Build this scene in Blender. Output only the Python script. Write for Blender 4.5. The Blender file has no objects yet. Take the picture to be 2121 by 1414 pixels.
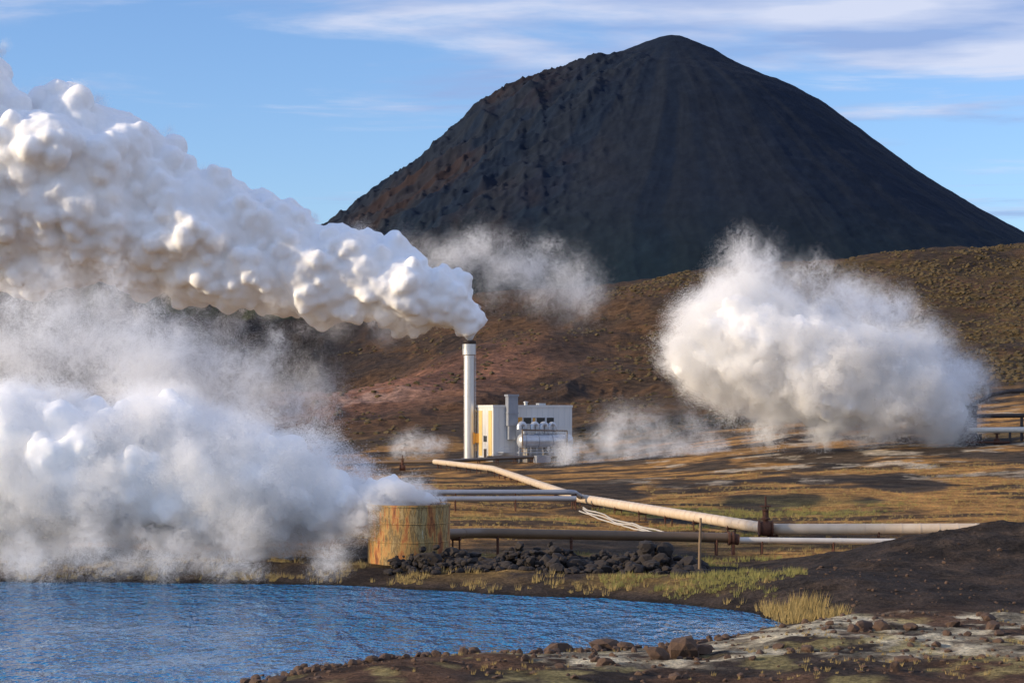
import bpy, math, numpy as np, random
from mathutils import Vector
random.seed(7); rng=np.random.default_rng(11)
scene=bpy.context.scene
scene.view_settings.view_transform='Standard'; scene.view_settings.look='None'; scene.view_settings.exposure=0
# ---------------------------------------------------------------- helpers
def link(o): scene.collection.objects.link(o); return o
def obj(name,V,F,mat=None,parent=None,smooth=False,mats=None,midx=None):
    me=bpy.data.meshes.new(name); V=np.asarray(V,dtype=np.float32)
    if isinstance(F,np.ndarray):
        n=F.shape[1]; me.vertices.add(len(V)); me.vertices.foreach_set('co',V.ravel())
        me.loops.add(F.size); me.loops.foreach_set('vertex_index',F.ravel().astype(np.int32))
        me.polygons.add(len(F)); me.polygons.foreach_set('loop_start',(np.arange(len(F))*n).astype(np.int32))
        me.update(calc_edges=True)
    else:
        me.from_pydata(V.tolist(),[],F)
    for m in (mats or [mat]): me.materials.append(m)
    if midx is not None: me.polygons.foreach_set('material_index',np.asarray(midx,dtype=np.int32))
    me.polygons.foreach_set('use_smooth',np.full(len(me.polygons),smooth))
    me.update()
    o=bpy.data.objects.new(name,me); link(o)
    if parent: o.parent=parent
    return o
def empty(name,loc=(0,0,0),rz=0):
    e=bpy.data.objects.new(name,None); e.location=loc; e.rotation_euler=(0,0,rz); e.empty_display_size=1; return link(e)
def merge(parts):
    V=[];F=[];o=0
    for v,f in parts:
        V+= [tuple(p) for p in v]; F+=[tuple(i+o for i in q) for q in f]; o+=len(v)
    return V,F
def box(a,b):
    x0,y0,z0=a;x1,y1,z1=b
    return [(x0,y0,z0),(x1,y0,z0),(x1,y1,z0),(x0,y1,z0),(x0,y0,z1),(x1,y0,z1),(x1,y1,z1),(x0,y1,z1)],[(0,3,2,1),(4,5,6,7),(0,1,5,4),(1,2,6,5),(2,3,7,6),(3,0,4,7)]
def tube(pts,r,n=16,caps=True):
    pts=[Vector(p) for p in pts]; rs=r if hasattr(r,'__len__') else [r]*len(pts)
    V=[];F=[]
    t0=(pts[1]-pts[0]).normalized(); up=Vector((0,0,1)) if abs(t0.z)<.95 else Vector((1,0,0))
    for i,p in enumerate(pts):
        if i==0: t=t0
        elif i==len(pts)-1: t=(pts[i]-pts[i-1]).normalized()
        else: t=((pts[i]-pts[i-1]).normalized()+(pts[i+1]-pts[i]).normalized())
        if t.length<1e-6: t=t0
        t=t.normalized(); s=t.cross(up)
        if s.length<1e-4: s=t.cross(Vector((1,0,0)))
        s.normalize(); u=s.cross(t).normalized(); up=u
        for k in range(n):
            a=2*math.pi*k/n; V.append(tuple(p+s*math.cos(a)*rs[i]+u*math.sin(a)*rs[i]))
    for i in range(len(pts)-1):
        for k in range(n):
            a=i*n+k;b=i*n+(k+1)%n; F.append((a,b,b+n,a+n))
    if caps: F.append(tuple(range(n))[::-1]); F.append(tuple((len(pts)-1)*n+k for k in range(n)))
    return V,F
def revolve(prof,n=48,c=(0,0)):
    V=[];F=[]
    for r,z in prof:
        for k in range(n):
            a=2*math.pi*k/n; V.append((c[0]+r*math.cos(a),c[1]+r*math.sin(a),z))
    for i in range(len(prof)-1):
        for k in range(n):
            a=i*n+k;b=i*n+(k+1)%n; F.append((a,b,b+n,a+n))
    return V,F
def shade_auto(o,ang=35):
    me=o.data; me.polygons.foreach_set('use_smooth',np.full(len(me.polygons),True))
    me.set_sharp_from_angle(angle=math.radians(ang))
# ---- noise
def _h(ix,iy,s):
    n=(ix.astype(np.int64)*374761393+iy.astype(np.int64)*668265263+s*97471101)&0xffffffff
    n=((n^(n>>13))*1274126177)&0xffffffff
    n=((n^(n>>15))*2246822519)&0xffffffff
    return ((n^(n>>16))&0xffffff)/float(0xffffff)
def vn(x,y,s=0):
    ix=np.floor(x);iy=np.floor(y);fx=x-ix;fy=y-iy
    fx=fx*fx*fx*(fx*(fx*6-15)+10);fy=fy*fy*fy*(fy*(fy*6-15)+10)
    a=_h(ix,iy,s);b=_h(ix+1,iy,s);c=_h(ix,iy+1,s);d=_h(ix+1,iy+1,s)
    return (a*(1-fx)+b*fx)*(1-fy)+(c*(1-fx)+d*fx)*fy
def vn3(x,y,z,s=0):
    iz=np.floor(z);fz=z-iz;fz=fz*fz*(3-2*fz);iz=iz.astype(np.int64)
    ix=np.floor(x);iy=np.floor(y);fx=x-ix;fy=y-iy;fx=fx*fx*(3-2*fx);fy=fy*fy*(3-2*fy)
    o=0
    for k,wz in ((0,1-fz),(1,fz)):
        jz=(iz+k)*7919
        a=_h(ix+jz,iy-jz*3,s);b=_h(ix+1+jz,iy-jz*3,s);c=_h(ix+jz,iy+1-jz*3,s);d=_h(ix+1+jz,iy+1-jz*3,s)
        o=o+wz*((a*(1-fx)+b*fx)*(1-fy)+(c*(1-fx)+d*fx)*fy)
    return o
def fbm3(x,y,z,o=4,s=0):
    t=0;a=1;w=0
    for i in range(o):
        t=t+a*vn3(x*2.03**i+i*7.7,y*2.03**i-i*3.3,z*2.03**i+i*5.1,s+i);w+=a;a*=.55
    return t/w
def fbm(x,y,o=5,s=0,g=.5):
    t=0;a=1;w=0
    for i in range(o):
        c,sn=math.cos(i*1.1),math.sin(i*1.1)
        t=t+a*vn((x*c-y*sn)*2**i+i*17.3,(x*sn+y*c)*2**i-i*9.1,s+i);w+=a;a*=g
    return t/w
def ridged(x,y,o=5,s=0):
    t=0;a=1;w=0
    for i in range(o):
        t=t+a*(1-np.abs(2*vn(x*2**i+i*5.3,y*2**i+i*3.1,s+i)-1))**2;w+=a;a*=.5
    return t/w
def ss(a,b,x):
    t=np.clip((x-a)/(b-a),0,1);return t*t*(3-2*t)
# ---------------------------------------------------------------- material helpers
def mat_new(name):
    m=bpy.data.materials.new(name);m.use_nodes=True;nt=m.node_tree
    return m,nt,nt.nodes['Principled BSDF']
def N(nt,t,**k):
    n=nt.nodes.new(t)
    for a,b in k.items(): setattr(n,a,b)
    return n
def simple(name,col,rough=.6,metal=0,var=.25,vs=2.0,dirt=None,streak=False,bump=0.0,dirt_amt=.5):
    m,nt,p=mat_new(name); L=nt.links
    g=N(nt,'ShaderNodeNewGeometry'); mp=N(nt,'ShaderNodeMapping'); L.new(g.outputs['Position'],mp.inputs['Vector'])
    mp.inputs['Scale'].default_value=(vs,vs,vs*(.12 if streak else 1))
    n=N(nt,'ShaderNodeTexNoise'); n.inputs['Scale'].default_value=1; n.inputs['Detail'].default_value=6; n.inputs['Roughness'].default_value=.65
    L.new(mp.outputs[0],n.inputs['Vector'])
    r=N(nt,'ShaderNodeValToRGB'); L.new(n.outputs['Fac'],r.inputs['Fac'])
    d=dirt or tuple(c*(1-var*1.6) for c in col)
    r.color_ramp.elements[0].position=.3; r.color_ramp.elements[0].color=(*[c*(1-dirt_amt)+e*dirt_amt for c,e in zip(col,d)],1)
    r.color_ramp.elements[1].position=.65; r.color_ramp.elements[1].color=(*col,1)
    L.new(r.outputs['Color'],p.inputs['Base Color'])
    p.inputs['Roughness'].default_value=rough; p.inputs['Metallic'].default_value=metal
    if bump:
        b=N(nt,'ShaderNodeBump'); b.inputs['Strength'].default_value=bump; b.inputs['Distance'].default_value=.1
        L.new(n.outputs['Fac'],b.inputs['Height']); L.new(b.outputs[0],p.inputs['Normal'])
    return m
# ---------------------------------------------------------------- terrain
lake=np.array([(-140,121),(-60,120.5),(-30.7,119.5),(-21.9,118.8),(-14,118.3),(-10.2,117),(-4.4,114),(1.05,110),(6.25,107.7),(10.9,102.8),(12.9,99.4),(12.4,95.0),(9.6,90),(7.1,86.8),(3.9,84.2),(-1.2,82.8),(-5.1,81.2),(-7.8,78.5),(-9.6,74.4),(-13,69),(-20,60),(-60,45),(-140,40)],float)
def lake_sd(x,y):
    d=np.full(x.shape,1e9); ins=np.zeros(x.shape,bool); n=len(lake)
    for i in range(n):
        a=lake[i];b=lake[(i+1)%n];e=b-a
        t=np.clip(((x-a[0])*e[0]+(y-a[1])*e[1])/(e@e),0,1)
        d=np.minimum(d,np.hypot(x-a[0]-t*e[0],y-a[1]-t*e[1]))
        c=((a[1]>y)!=(b[1]>y))&(x<(b[0]-a[0])*(y-a[1])/((b[1]-a[1]) if b[1]!=a[1] else 1e-9)+a[0]); ins^=c
    return np.where(ins,-d,d)
CP=np.array([
(-60,30,.8),(0,40,.8),(40,40,1.0),(18,70,.6),(40,75,.9),(22,90,.6),(30,100,.9),(-100,30,.8),
(-60,128,.7),(-20,128,.8),(0,128,.7),(20,128,.7),(45,128,1.0),(-60,150,.7),(0,150,.5),(20,150,.4),(50,150,.6),
(-60,200,.8),(0,200,.6),(10,200,.6),(50,200,1.2),(35,220,1.6),(75,220,3),(-80,300,1),(0,300,1.0),(25,300,2.2),(45,300,4.2),(68,300,5.6),(100,300,8),
(-80,400,1),(-30,400,1),(-5,400,.9),(12,400,1.2),(35,400,5.0),(62,400,8),(90,350,10),
(-6.6,470,5.6),(-8,550,15.3),(-9,620,27),(-9.7,660,34.8),(-12,740,43),(-13.7,800,56.6),
(26,450,7.8),(32,550,18),(37.7,650,32),(46,800,63),(27,800,58.9),(56,800,65.3),(81.4,800,68.6),(124,800,71.1),(163,800,74.4),(206,800,77.9),(270,800,82),
(77,500,17.3),(101,650,40),(128,500,22),(167,650,44.7),(200,500,28),(240,650,50),
(-34,450,4),(-40.7,540,11.3),(-45,600,20),(-48,665,19),(-64,850,48),(-50,760,34),(-38,830,50),
(-63,480,5),(-73.5,560,12),(-89,680,15),(-118,900,52),(-88,480,4),(-129,700,15),(-149,930,59.6),(-175,950,70.5),
(-123,480,4),(-180,700,20),(-244,950,71.6),(-330,950,75),(-250,600,12),(-200,820,42),(-130,820,34),
(-20,1040,48),(120,1040,55),(250,1040,60),(-250,1060,50),(-120,1040,42)],float)
def mq(r): return np.sqrt(r*r+18**2)
_A=mq(np.hypot(CP[:,None,0]-CP[None,:,0],CP[:,None,1]-CP[None,:,1]))
_n=len(CP);_M=np.zeros((_n+1,_n+1));_M[:_n,:_n]=_A;_M[:_n,_n]=1;_M[_n,:_n]=1
_w=np.linalg.solve(_M,np.r_[CP[:,2],0])
def Hh(x,y):
    x=np.asarray(x,float);y=np.asarray(y,float)
    xc=np.clip(x,-330,280);yc=np.clip(y,30,1050)
    h=np.full(x.shape,_w[-1])
    for i in range(_n): h=h+_w[i]*mq(np.hypot(xc-CP[i,0],yc-CP[i,1]))
    h=h*(1-ss(1050,1700,y))+15*ss(1050,1700,y)
    far=ss(380,560,y)
    h=h+far*((fbm(x/70,y/90,5,3)-.5)*9+(ridged(x/34+fbm(x/60,y/60,3,8)*2,y/60,5,5)-.5)*3.4+(fbm(x/5,y/5,3,9)-.5)*1.0)
    cl=ss(690,860,y)*ss(-70,-130,x)
    h=h+cl*(ridged(x/60,y/75,6,21)-.45)*22+far*ss(-45,-80,x)*(ridged(x/22,y/30,5,22)-.45)*5
    mid=ss(118,135,y)*(1-far)
    h=h+mid*((fbm(x/14,y/18,5,13)-.5)*.9+(fbm(x/2,y/2,3,14)-.5)*.18)
    mound=2.35*np.exp(-(((y-(119+.1*(x-20)))/7.5)**2))*ss(12.5,30,x)*(1-ss(45,80,x))
    h=h+mound*(1+.35*(fbm(x/5,y/4,4,35)-.5)+.12*(ridged(x/1.6+y/3,y/2.2,3,36)-.5))
    h=h+.7*np.exp(-((x-17)/5)**2-((y-106)/5)**2)
    near=1-ss(125,140,y)
    h=h+near*((fbm(x/7,y/7,5,31)-.5)*.9+(fbm(x/1.1,y/1.1,4,33)-.5)*.24)
    sd=lake_sd(x+(fbm(x/3,y/3,3,41)-.5)*1.6,y+(fbm(x/4,y/4,4,42)-.5)*2.4)
    out=np.clip(sd,0,None)
    sh=np.clip(h,.15,None)*ss(-.8,5.5,out)+.06*np.clip(out,0,1)-.06*(1-ss(0,.6,out))
    return np.where(sd>0,sh,np.maximum(-1.6,sd*.35-.06)),sd
def axis(center_half,step,growth,limit):
    p=[0.0];s=step
    while p[-1]<limit:
        if p[-1]>center_half: s*=growth
        p.append(p[-1]+s)
    p=np.array(p);return np.r_[-p[:0:-1],p]
xs=axis(34,.3,1.0125,9000)
ys=[25.0]
while ys[-1]<70: ys.append(ys[-1]+1)
while ys[-1]<132: ys.append(ys[-1]+.28)
while ys[-1]<12000:
    ys.append(ys[-1]+.28+(ys[-1]-132)*.006*(1 if ys[-1]<1000 else 3))
ys=np.r_[[-400,-100,0],ys]
X,Y=np.meshgrid(xs,ys); Z,SD=Hh(X,Y)
nx,ny=len(xs),len(ys)
idx=np.arange(nx*ny).reshape(ny,nx)
Fg=np.stack([idx[:-1,:-1],idx[:-1,1:],idx[1:,1:],idx[1:,:-1]],-1).reshape(-1,4)
def mix(a,b,t): return a*(1-t[...,None])+np.array(b)*t[...,None]
C=np.zeros(X.shape+(3,))+np.array((.085,.058,.036))
n1=fbm(X/9,Y/16,5,51);n2=fbm(X/3,Y/5,5,52);n3=fbm(X/26,Y/30,4,53)
C=mix(C,(.045,.033,.024),ss(.5,.7,n3))
hill=ss(400,520,Y)
# plain
C=mix(C,(.38,.20,.062),(1-hill)*ss(.38,.56,n1)*ss(121,135,Y))
C=mix(C,(.17,.15,.045),(1-hill)*ss(.54,.66,fbm(X/16,Y/7,4,54))*ss(121,135,Y)*(1-ss(190,220,Y))*.75)
C=mix(C,(.03,.024,.02),(1-hill)*ss(.53,.63,fbm(X/20,Y/5,4,57))*ss(140,150,Y)*.85)
C=mix(C,(.50,.42,.31),ss(.59,.68,fbm(X/6,Y/8,6,55,.6))*ss(215,255,Y)*(1-ss(370,420,Y))*ss(8,25,X)*.8)
# hills
C=mix(C,(.050,.031,.019),hill*.9)
C=mix(C,(.095,.050,.023),hill*ss(.45,.6,n1)*.7)
red=np.exp(-((X+28)/34)**2-((Y-600-(X+28)*.6)/55)**2)
C=mix(C,(.26,.12,.072),np.clip(red*1.35,0,1)*(.55+.45*n2)*hill)
C=mix(C,(.36,.25,.20),np.clip(np.exp(-((X+42)/16)**2-((Y-575)/30)**2),0,1)*ss(.45,.6,n1)*.6)
C=mix(C,(.090,.058,.017),ss(.42,.62,n2)*hill*ss(25,100,X)*.7)
C=mix(C,(.028,.02,.016),hill*ss(.52,.68,fbm(X/18,Y/40,5,58))*.6)
C=mix(C,(.02,.017,.016),ss(560,680,Y+X*.6)*ss(-42,-75,X)*.92)  # deep shade on the hillside left of the spur, painted into the ground colour
C=mix(C,(.04,.05,.02),ss(880,940,Y)*ss(-50,-100,X)*ss(.4,.6,n1))
# lake surroundings
nearm=1-ss(121,128,Y)
C=mix(C,(.05,.036,.028),nearm)
C=mix(C,(.040,.031,.026),nearm*ss(97,104,Y)*ss(10,14,X))
C=mix(C,(.070,.048,.034),nearm*ss(97,104,Y)*ss(10,14,X)*ss(.5,.62,fbm(X/2.5,Y/1.5,5,63))*.8)
C=mix(C,(.12,.066,.038),nearm*(1-ss(92,98,Y))*ss(.42,.6,n2)*.8)
cr=ss(.475,.535,fbm(X/3.2,Y/4.5,6,61,.64)+.05*ss(3,14,X))*ss(-5,2,X)*(1-ss(91,95,Y))*ss(74,78,Y)
C=mix(C,(.58,.51,.36),cr*.95*(.35+.65*ss(.4,.58,fbm(X/.9,Y/1.2,4,66))))
C=mix(C,(.42,.35,.14),nearm*(1-ss(88,95,Y))*ss(.62,.70,fbm(X/2,Y/3,5,62))*.5)
C=mix(C,(.24,.15,.05),nearm*ss(104,108,Y)*ss(.5,5,SD)*(1-ss(9,15,X))*ss(.35,.6,n2)*.8)
C=mix(C,(.018,.014,.012),np.exp(-((X-2)/9.5)**4-((Y-122.8+(X-2)*.12)/4.6)**4))
C=mix(C,(.02,.016,.013),(1-ss(.15,.9,SD)))
gm,nt,p=mat_new('volcanic_ground');L=nt.links
at=N(nt,'ShaderNodeAttribute',attribute_name='Col')
g=N(nt,'ShaderNodeNewGeometry')
def noise_at(scale,detail=6,rough=.6):
    n=N(nt,'ShaderNodeTexNoise');n.inputs['Scale'].default_value=scale;n.inputs['Detail'].default_value=detail;n.inputs['Roughness'].default_value=rough
    L.new(g.outputs['Position'],n.inputs['Vector']);return n
na=noise_at(.35,10,.7);nb=noise_at(5.0,5,.7)
mr=N(nt,'ShaderNodeMapRange');mr.inputs[1].default_value=.35;mr.inputs[2].default_value=.65;mr.inputs[3].default_value=.4;mr.inputs[4].default_value=1.75;L.new(na.outputs['Fac'],mr.inputs[0])
mr2=N(nt,'ShaderNodeMapRange');mr2.inputs[1].default_value=.35;mr2.inputs[2].default_value=.65;mr2.inputs[3].default_value=.5;mr2.inputs[4].default_value=1.6;L.new(nb.outputs['Fac'],mr2.inputs[0])
mu=N(nt,'ShaderNodeMath',operation='MULTIPLY');L.new(mr.outputs[0],mu.inputs[0]);L.new(mr2.outputs[0],mu.inputs[1])
vm=N(nt,'ShaderNodeVectorMath',operation='SCALE');L.new(at.outputs['Color'],vm.inputs[0]);L.new(mu.outputs[0],vm.inputs['Scale'])
L.new(vm.outputs[0],p.inputs['Base Color']);p.inputs['Roughness'].default_value=.95;p.inputs['Specular IOR Level'].default_value=.15
b1=N(nt,'ShaderNodeBump');b1.inputs['Strength'].default_value=1;b1.inputs['Distance'].default_value=1.2;L.new(na.outputs['Fac'],b1.inputs['Height'])
b2=N(nt,'ShaderNodeBump');b2.inputs['Strength'].default_value=.9;b2.inputs['Distance'].default_value=.14;L.new(nb.outputs['Fac'],b2.inputs['Height']);L.new(b1.outputs[0],b2.inputs['Normal'])
L.new(b2.outputs[0],p.inputs['Normal'])
go=obj('ground',np.stack([X,Y,Z],-1).reshape(-1,3),Fg,gm,smooth=True)
ca=go.data.color_attributes.new('Col','FLOAT_COLOR','POINT')
ca.data.foreach_set('color',np.concatenate([C.reshape(-1,3),np.ones((nx*ny,1))],1).astype(np.float32).ravel())
def gz(x,y): return float(Hh(np.array([x]),np.array([y]))[0][0])
# ---------------------------------------------------------------- mountain
px,py=200.,2500.
prof_r=np.array([(0,486),(12,486),(24,481),(55,467),(79,452),(127,425),(151,416),(188,394),(224,367),(273,328),(309,301),(370,261),(430,223),(492,186),(700,60),(900,0)],float)
prof_l=np.array([(0,486),(15,484),(42,474),(85,458),(127,446),(175,425),(218,409),(248,387),(279,364),(297,340),(327,318),(358,293),(394,266),(418,250),(480,210),(540,174),(700,80),(900,0)],float)
mx=np.linspace(-560,1060,900);my=np.linspace(1750,3200,640)
MX,MY=np.meshgrid(mx,my);dx=MX-px;dy=MY-py
wob=(fbm(MX/160,MY/160,5,71)-.5)
r=np.hypot(dx,dy);th=np.arctan2(dy,dx)
wR=.5+.5*np.cos(th); wR=ss(0,1,wR)
hl=np.interp(r,prof_l[:,0],prof_l[:,1]);hr=np.interp(r,prof_r[:,0],prof_r[:,1])
MZ=hl*(1-wR)+hr*wR
# gentle slump over the breaks of slope on the facing side
front=np.abs(np.sin(th))
cone=np.interp(r,[0,25,150,330,520,700,900],[487,480,418,300,175,65,0])
MZ=MZ*(1-front**2*.7)+cone*front**2*.7
gul=ridged(th*9+wob*1.0,r/900,4,73)-.5
left=ss(.42,.08,wR)
MZ=MZ+gul*3.0*ss(20,200,r)*front+(fbm(MX/90,MY/90,3,75)-.5)*6*ss(0,100,r)+(fbm(MX/14,MY/14,4,77)-.5)*2.5+(ridged(MX/60,MY/60,5,76)-.45)*16*left*ss(40,140,r)*(1-ss(420,560,r))
MZ=MZ+(ridged(MX/22,MY/20,4,79)-.5)*11*left*ss(40,140,r)
mi=np.arange(MX.size).reshape(MX.shape)
Fm=np.stack([mi[:-1,:-1],mi[:-1,1:],mi[1:,1:],mi[1:,:-1]],-1).reshape(-1,4)
mm,nt,p=mat_new('basalt_scree');L=nt.links
at=N(nt,'ShaderNodeAttribute',attribute_name='Col');g=N(nt,'ShaderNodeNewGeometry')
n=N(nt,'ShaderNodeTexNoise');n.inputs['Scale'].default_value=.05;n.inputs['Detail'].default_value=12;n.inputs['Roughness'].default_value=.65
L.new(g.outputs['Position'],n.inputs['Vector'])
mr=N(nt,'ShaderNodeMapRange');mr.inputs[1].default_value=.3;mr.inputs[2].default_value=.7;mr.inputs[3].default_value=.8;mr.inputs[4].default_value=1.2;L.new(n.outputs['Fac'],mr.inputs[0])
vm=N(nt,'ShaderNodeVectorMath',operation='SCALE');L.new(at.outputs['Color'],vm.inputs[0]);L.new(mr.outputs[0],vm.inputs['Scale']);L.new(vm.outputs[0],p.inputs['Base Color'])
p.inputs['Roughness'].default_value=.95;p.inputs['Specular IOR Level'].default_value=.1
b=N(nt,'ShaderNodeBump');b.inputs['Strength'].default_value=.2;b.inputs['Distance'].default_value=2;L.new(n.outputs['Fac'],b.inputs['Height']);L.new(b.outputs[0],p.inputs['Normal'])
mo=obj('mountain',np.stack([MX,MY,MZ],-1).reshape(-1,3),Fm,mm,smooth=True)
MC=np.zeros(MX.shape+(3,))+np.array((.0090,.0160,.031))  # very dark blue base: shade on the face and haze put into the colour
MC=mix(MC,(.030,.021,.021),ss(.46,.62,fbm(MX/90,MY/120,4,81))*ss(130,-170,MX-60)*.9)
MC=mix(MC,(.017,.022,.032),ss(.5,.7,vn(th*18+wob*2,r/400,82))*.6*ss(30,120,r))
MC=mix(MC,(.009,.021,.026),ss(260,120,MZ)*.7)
ca=mo.data.color_attributes.new('Col','FLOAT_COLOR','POINT')
ca.data.foreach_set('color',np.concatenate([MC.reshape(-1,3),np.ones((MX.size,1))],1).astype(np.float32).ravel())
# ---------------------------------------------------------------- water
wm,nt,p=mat_new('lake_water');L=nt.links
p.inputs['Base Color'].default_value=(.006,.16,.36,1);p.inputs['Roughness'].default_value=.03;p.inputs['IOR'].default_value=1.33
g=N(nt,'ShaderNodeNewGeometry')
def wn(sc,det,ro=.6):
    mp=N(nt,'ShaderNodeMapping');mp.inputs['Scale'].default_value=sc;mp.inputs['Rotation'].default_value=(0,0,.12);L.new(g.outputs['Position'],mp.inputs['Vector'])
    n=N(nt,'ShaderNodeTexNoise');n.inputs['Scale'].default_value=1;n.inputs['Detail'].default_value=det;n.inputs['Roughness'].default_value=ro;L.new(mp.outputs[0],n.inputs['Vector']);return n
n=wn((1.1,.45,1),3,.62);n2=wn((.08,.06,1),2)
st=N(nt,'ShaderNodeMapRange');L.new(n2.outputs['Fac'],st.inputs[0]);st.inputs[1].default_value=.35;st.inputs[2].default_value=.65;st.inputs[3].default_value=.15;st.inputs[4].default_value=.9
b=N(nt,'ShaderNodeBump');L.new(st.outputs[0],b.inputs['Strength']);b.inputs['Distance'].default_value=1.9;L.new(n.outputs['Fac'],b.inputs['Height']);L.new(b.outputs[0],p.inputs['Normal'])
obj('lake_water',[(-150,20,0),(40,20,0),(40,125,0),(-150,125,0)],[(0,1,2,3)],wm)
# ---------------------------------------------------------------- rocks
import bmesh
def ico(k):
    bm=bmesh.new();bmesh.ops.create_icosphere(bm,subdivisions=k,radius=1);a=np.array([v.co[:] for v in bm.verts]);f=np.array([[v.index for v in q.verts] for q in bm.faces]);bm.free();return a,f
ico1,icf1=ico(1);ico2,icf2=ico(2);ico3,icf3=ico(3)
def rocks(name,lst,mat,ico,icf,planes=11):
    V=[];F=[];o=0
    for (x,y,z,s) in lst:
        nrm=rng.normal(size=(planes,3));nrm/=np.linalg.norm(nrm,axis=1)[:,None];dd=rng.uniform(.5,.95,planes)
        dt=np.clip(ico@nrm.T,1e-3,None);rr=np.minimum((dd/dt).min(1),1.05)*(1+rng.normal(size=len(ico))*.025)
        a=rng.uniform(0,6.28);sc=np.array([1.15,.95,.75])*rng.uniform(.75,1.25,3)*s
        v=ico*rr[:,None]*sc;c,sn=math.cos(a),math.sin(a)
        v=np.stack([v[:,0]*c-v[:,1]*sn,v[:,0]*sn+v[:,1]*c,v[:,2]],1)+np.array([x,y,z])
        V.append(v);F.append(icf+o);o+=len(ico)
    return obj(name,np.concatenate(V),np.concatenate(F),mat)
rock_dark=simple('dark_lava_rock',(.030,.022,.018),.9,vs=3,bump=.6,var=.4)
rock_brown=simple('brown_rock',(.10,.058,.036),.9,vs=4,bump=.6,var=.4)
lst=[]
for i in range(950):
    x=rng.uniform(-7.5,12);yy=rng.uniform(-1,1);ce=122.8+ (x-2)*-.12;y=ce+yy*5.2
    if (x+6.5)**2+(y-126)**2<3.0**2: continue
    s=rng.uniform(.10,.36)*(1.9 if rng.random()<.2 else 1)
    top=.95+.45*math.sin(x*.9)+.3*math.sin(x*2.3+1)
    lst.append((x,y,gz(x,y)+top*(1-abs(yy))*min(1,(12.5-x)/3)*rng.uniform(.2,1)+.05,s))
rocks('rock_embankment',lst,rock_dark,ico2,icf2)
lst=[(2.0,84.4,.42,.66),(2.7,84.6,.33,.45),(3.6,84.6,.3,.4),(4.1,85.2,.35,.66),(4.9,84.9,.2,.4),(6.2,81.2,.6,.42),(7.0,80.0,.75,.85),(7.6,80.8,.75,.6),(7.1,83.4,.4,.36),(5.8,79,.6,.55),
 (15.3,87,.9,.5),(16.0,86.4,.9,.42),(14.7,86.0,.8,.36),(19.5,88,1.0,.42),(21.5,90,1.0,.38),(-7.0,78.8,.25,.24),(-7.8,77.5,.25,.3),(-8.4,76.6,.2,.24),(-5.6,79.4,.2,.26),(-2.0,81.6,.25,.3)]
lst=[(x,y,gz(x,y)+s*.35,s) for x,y,z,s in lst]
for i in range(1500):
    x=rng.uniform(-9,28);y=rng.uniform(70,116)
    if y>97 and x<13: continue
    h,sd=Hh(np.array([x]),np.array([y]))
    if sd[0]<.1: continue
    s=min(.36,.04+rng.exponential(.065))
    if y>94: s=min(.14,s*.5)
    lst.append((x,y,float(h[0])+s*.2,s))
for i in range(130):
    t=rng.uniform(0,1);k=rng.integers(12,18);a=lake[k];b_=lake[k+1];q=a*(1-t)+b_*t+rng.normal(size=2)*.5
    s=rng.uniform(.07,.26);lst.append((q[0],q[1]-.6,max(0,gz(q[0],q[1]-.6))+s*.2,s))
rocks('shore_rocks',lst,rock_brown,ico2,icf2)
# ---------------------------------------------------------------- grass & heath
def grass(name,tufts,mat,nb=14):
    T=np.array(tufts)
    bx=np.repeat(T,nb,0);m=len(bx)
    a=rng.uniform(0,6.28,m);rad=rng.uniform(0,1,m)**.6*bx[:,3]*.45
    base=bx[:,:3]+np.stack([np.cos(a)*rad,np.sin(a)*rad,np.full(m,-.03)],1)
    hgt=bx[:,3]*rng.uniform(.5,1.1,m);lean=rng.uniform(.05,.5,m)*hgt
    tip=base+np.stack([np.cos(a)*lean+.1*hgt,np.sin(a)*lean,hgt],1)
    w=.012+.018*bx[:,3];b2=rng.uniform(0,3.14,m);sd=np.stack([np.cos(b2)*w,np.sin(b2)*w*.4,np.zeros(m)],1)
    V=np.stack([base-sd,base+sd,tip],1).reshape(-1,3);F=np.arange(3*m).reshape(-1,3)
    return obj(name,V,F,mat)
gy=simple('dry_grass',(.44,.31,.11),.8,vs=.9,var=.35,dirt=(.20,.15,.05))
gg=simple('green_grass',(.24,.23,.065),.8,vs=.9,var=.35,dirt=(.36,.27,.08))
def scatter(n,xr,yr,fn):
    x=rng.uniform(*xr,n);y=rng.uniform(*yr,n);h,sd=Hh(x,y);k=fn(x,y,sd)>rng.uniform(0,1,n)
    return x[k],y[k],h[k]
tf=[]
x,y,h=scatter(9000,(-34,14),(101,126),lambda x,y,sd:(sd>.5)*(sd<6.5)*ss(.46,.64,fbm(x/2,y/2,3,91))*.6)
tf+=[(a,b,c,rng.uniform(.15,.5)) for a,b,c in zip(x,y,h)]
x,y,h=scatter(260,(12.6,16.5),(94,101),lambda x,y,sd:(sd>.2)*(sd<3)*.8)
tf+=[(a,b,c,rng.uniform(.25,.8)) for a,b,c in zip(x,y,h)]
x,y,h=scatter(5000,(-20,26),(70,94),lambda x,y,sd:(sd>.6)*ss(.55,.7,fbm(x/3,y/3,3,93))*.3)
tf+=[(a,b,c,rng.uniform(.08,.24)) for a,b,c in zip(x,y,h)]
x,y,h=scatter(15000,(-30,70),(128,260),lambda x,y,sd:ss(.44,.6,fbm(x/9,y/16,5,51))*.5)
tf+=[(a,b,c,rng.uniform(.15,.4)) for a,b,c in zip(x,y,h)]
grass('dry_grass_tufts',tf,gy)
tf=[]
x,y,h=scatter(3500,(5,16),(102,122),lambda x,y,sd:(sd>.4)*(sd<12)*ss(.47,.64,fbm(x/3,y/3,3,96))*.45)
tf+=[(a,b,c,rng.uniform(.15,.45)) for a,b,c in zip(x,y,h)]
x,y,h=scatter(11000,(4,60),(125,200),lambda x,y,sd:ss(.54,.66,fbm(x/16,y/7,4,54))*.7)
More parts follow.
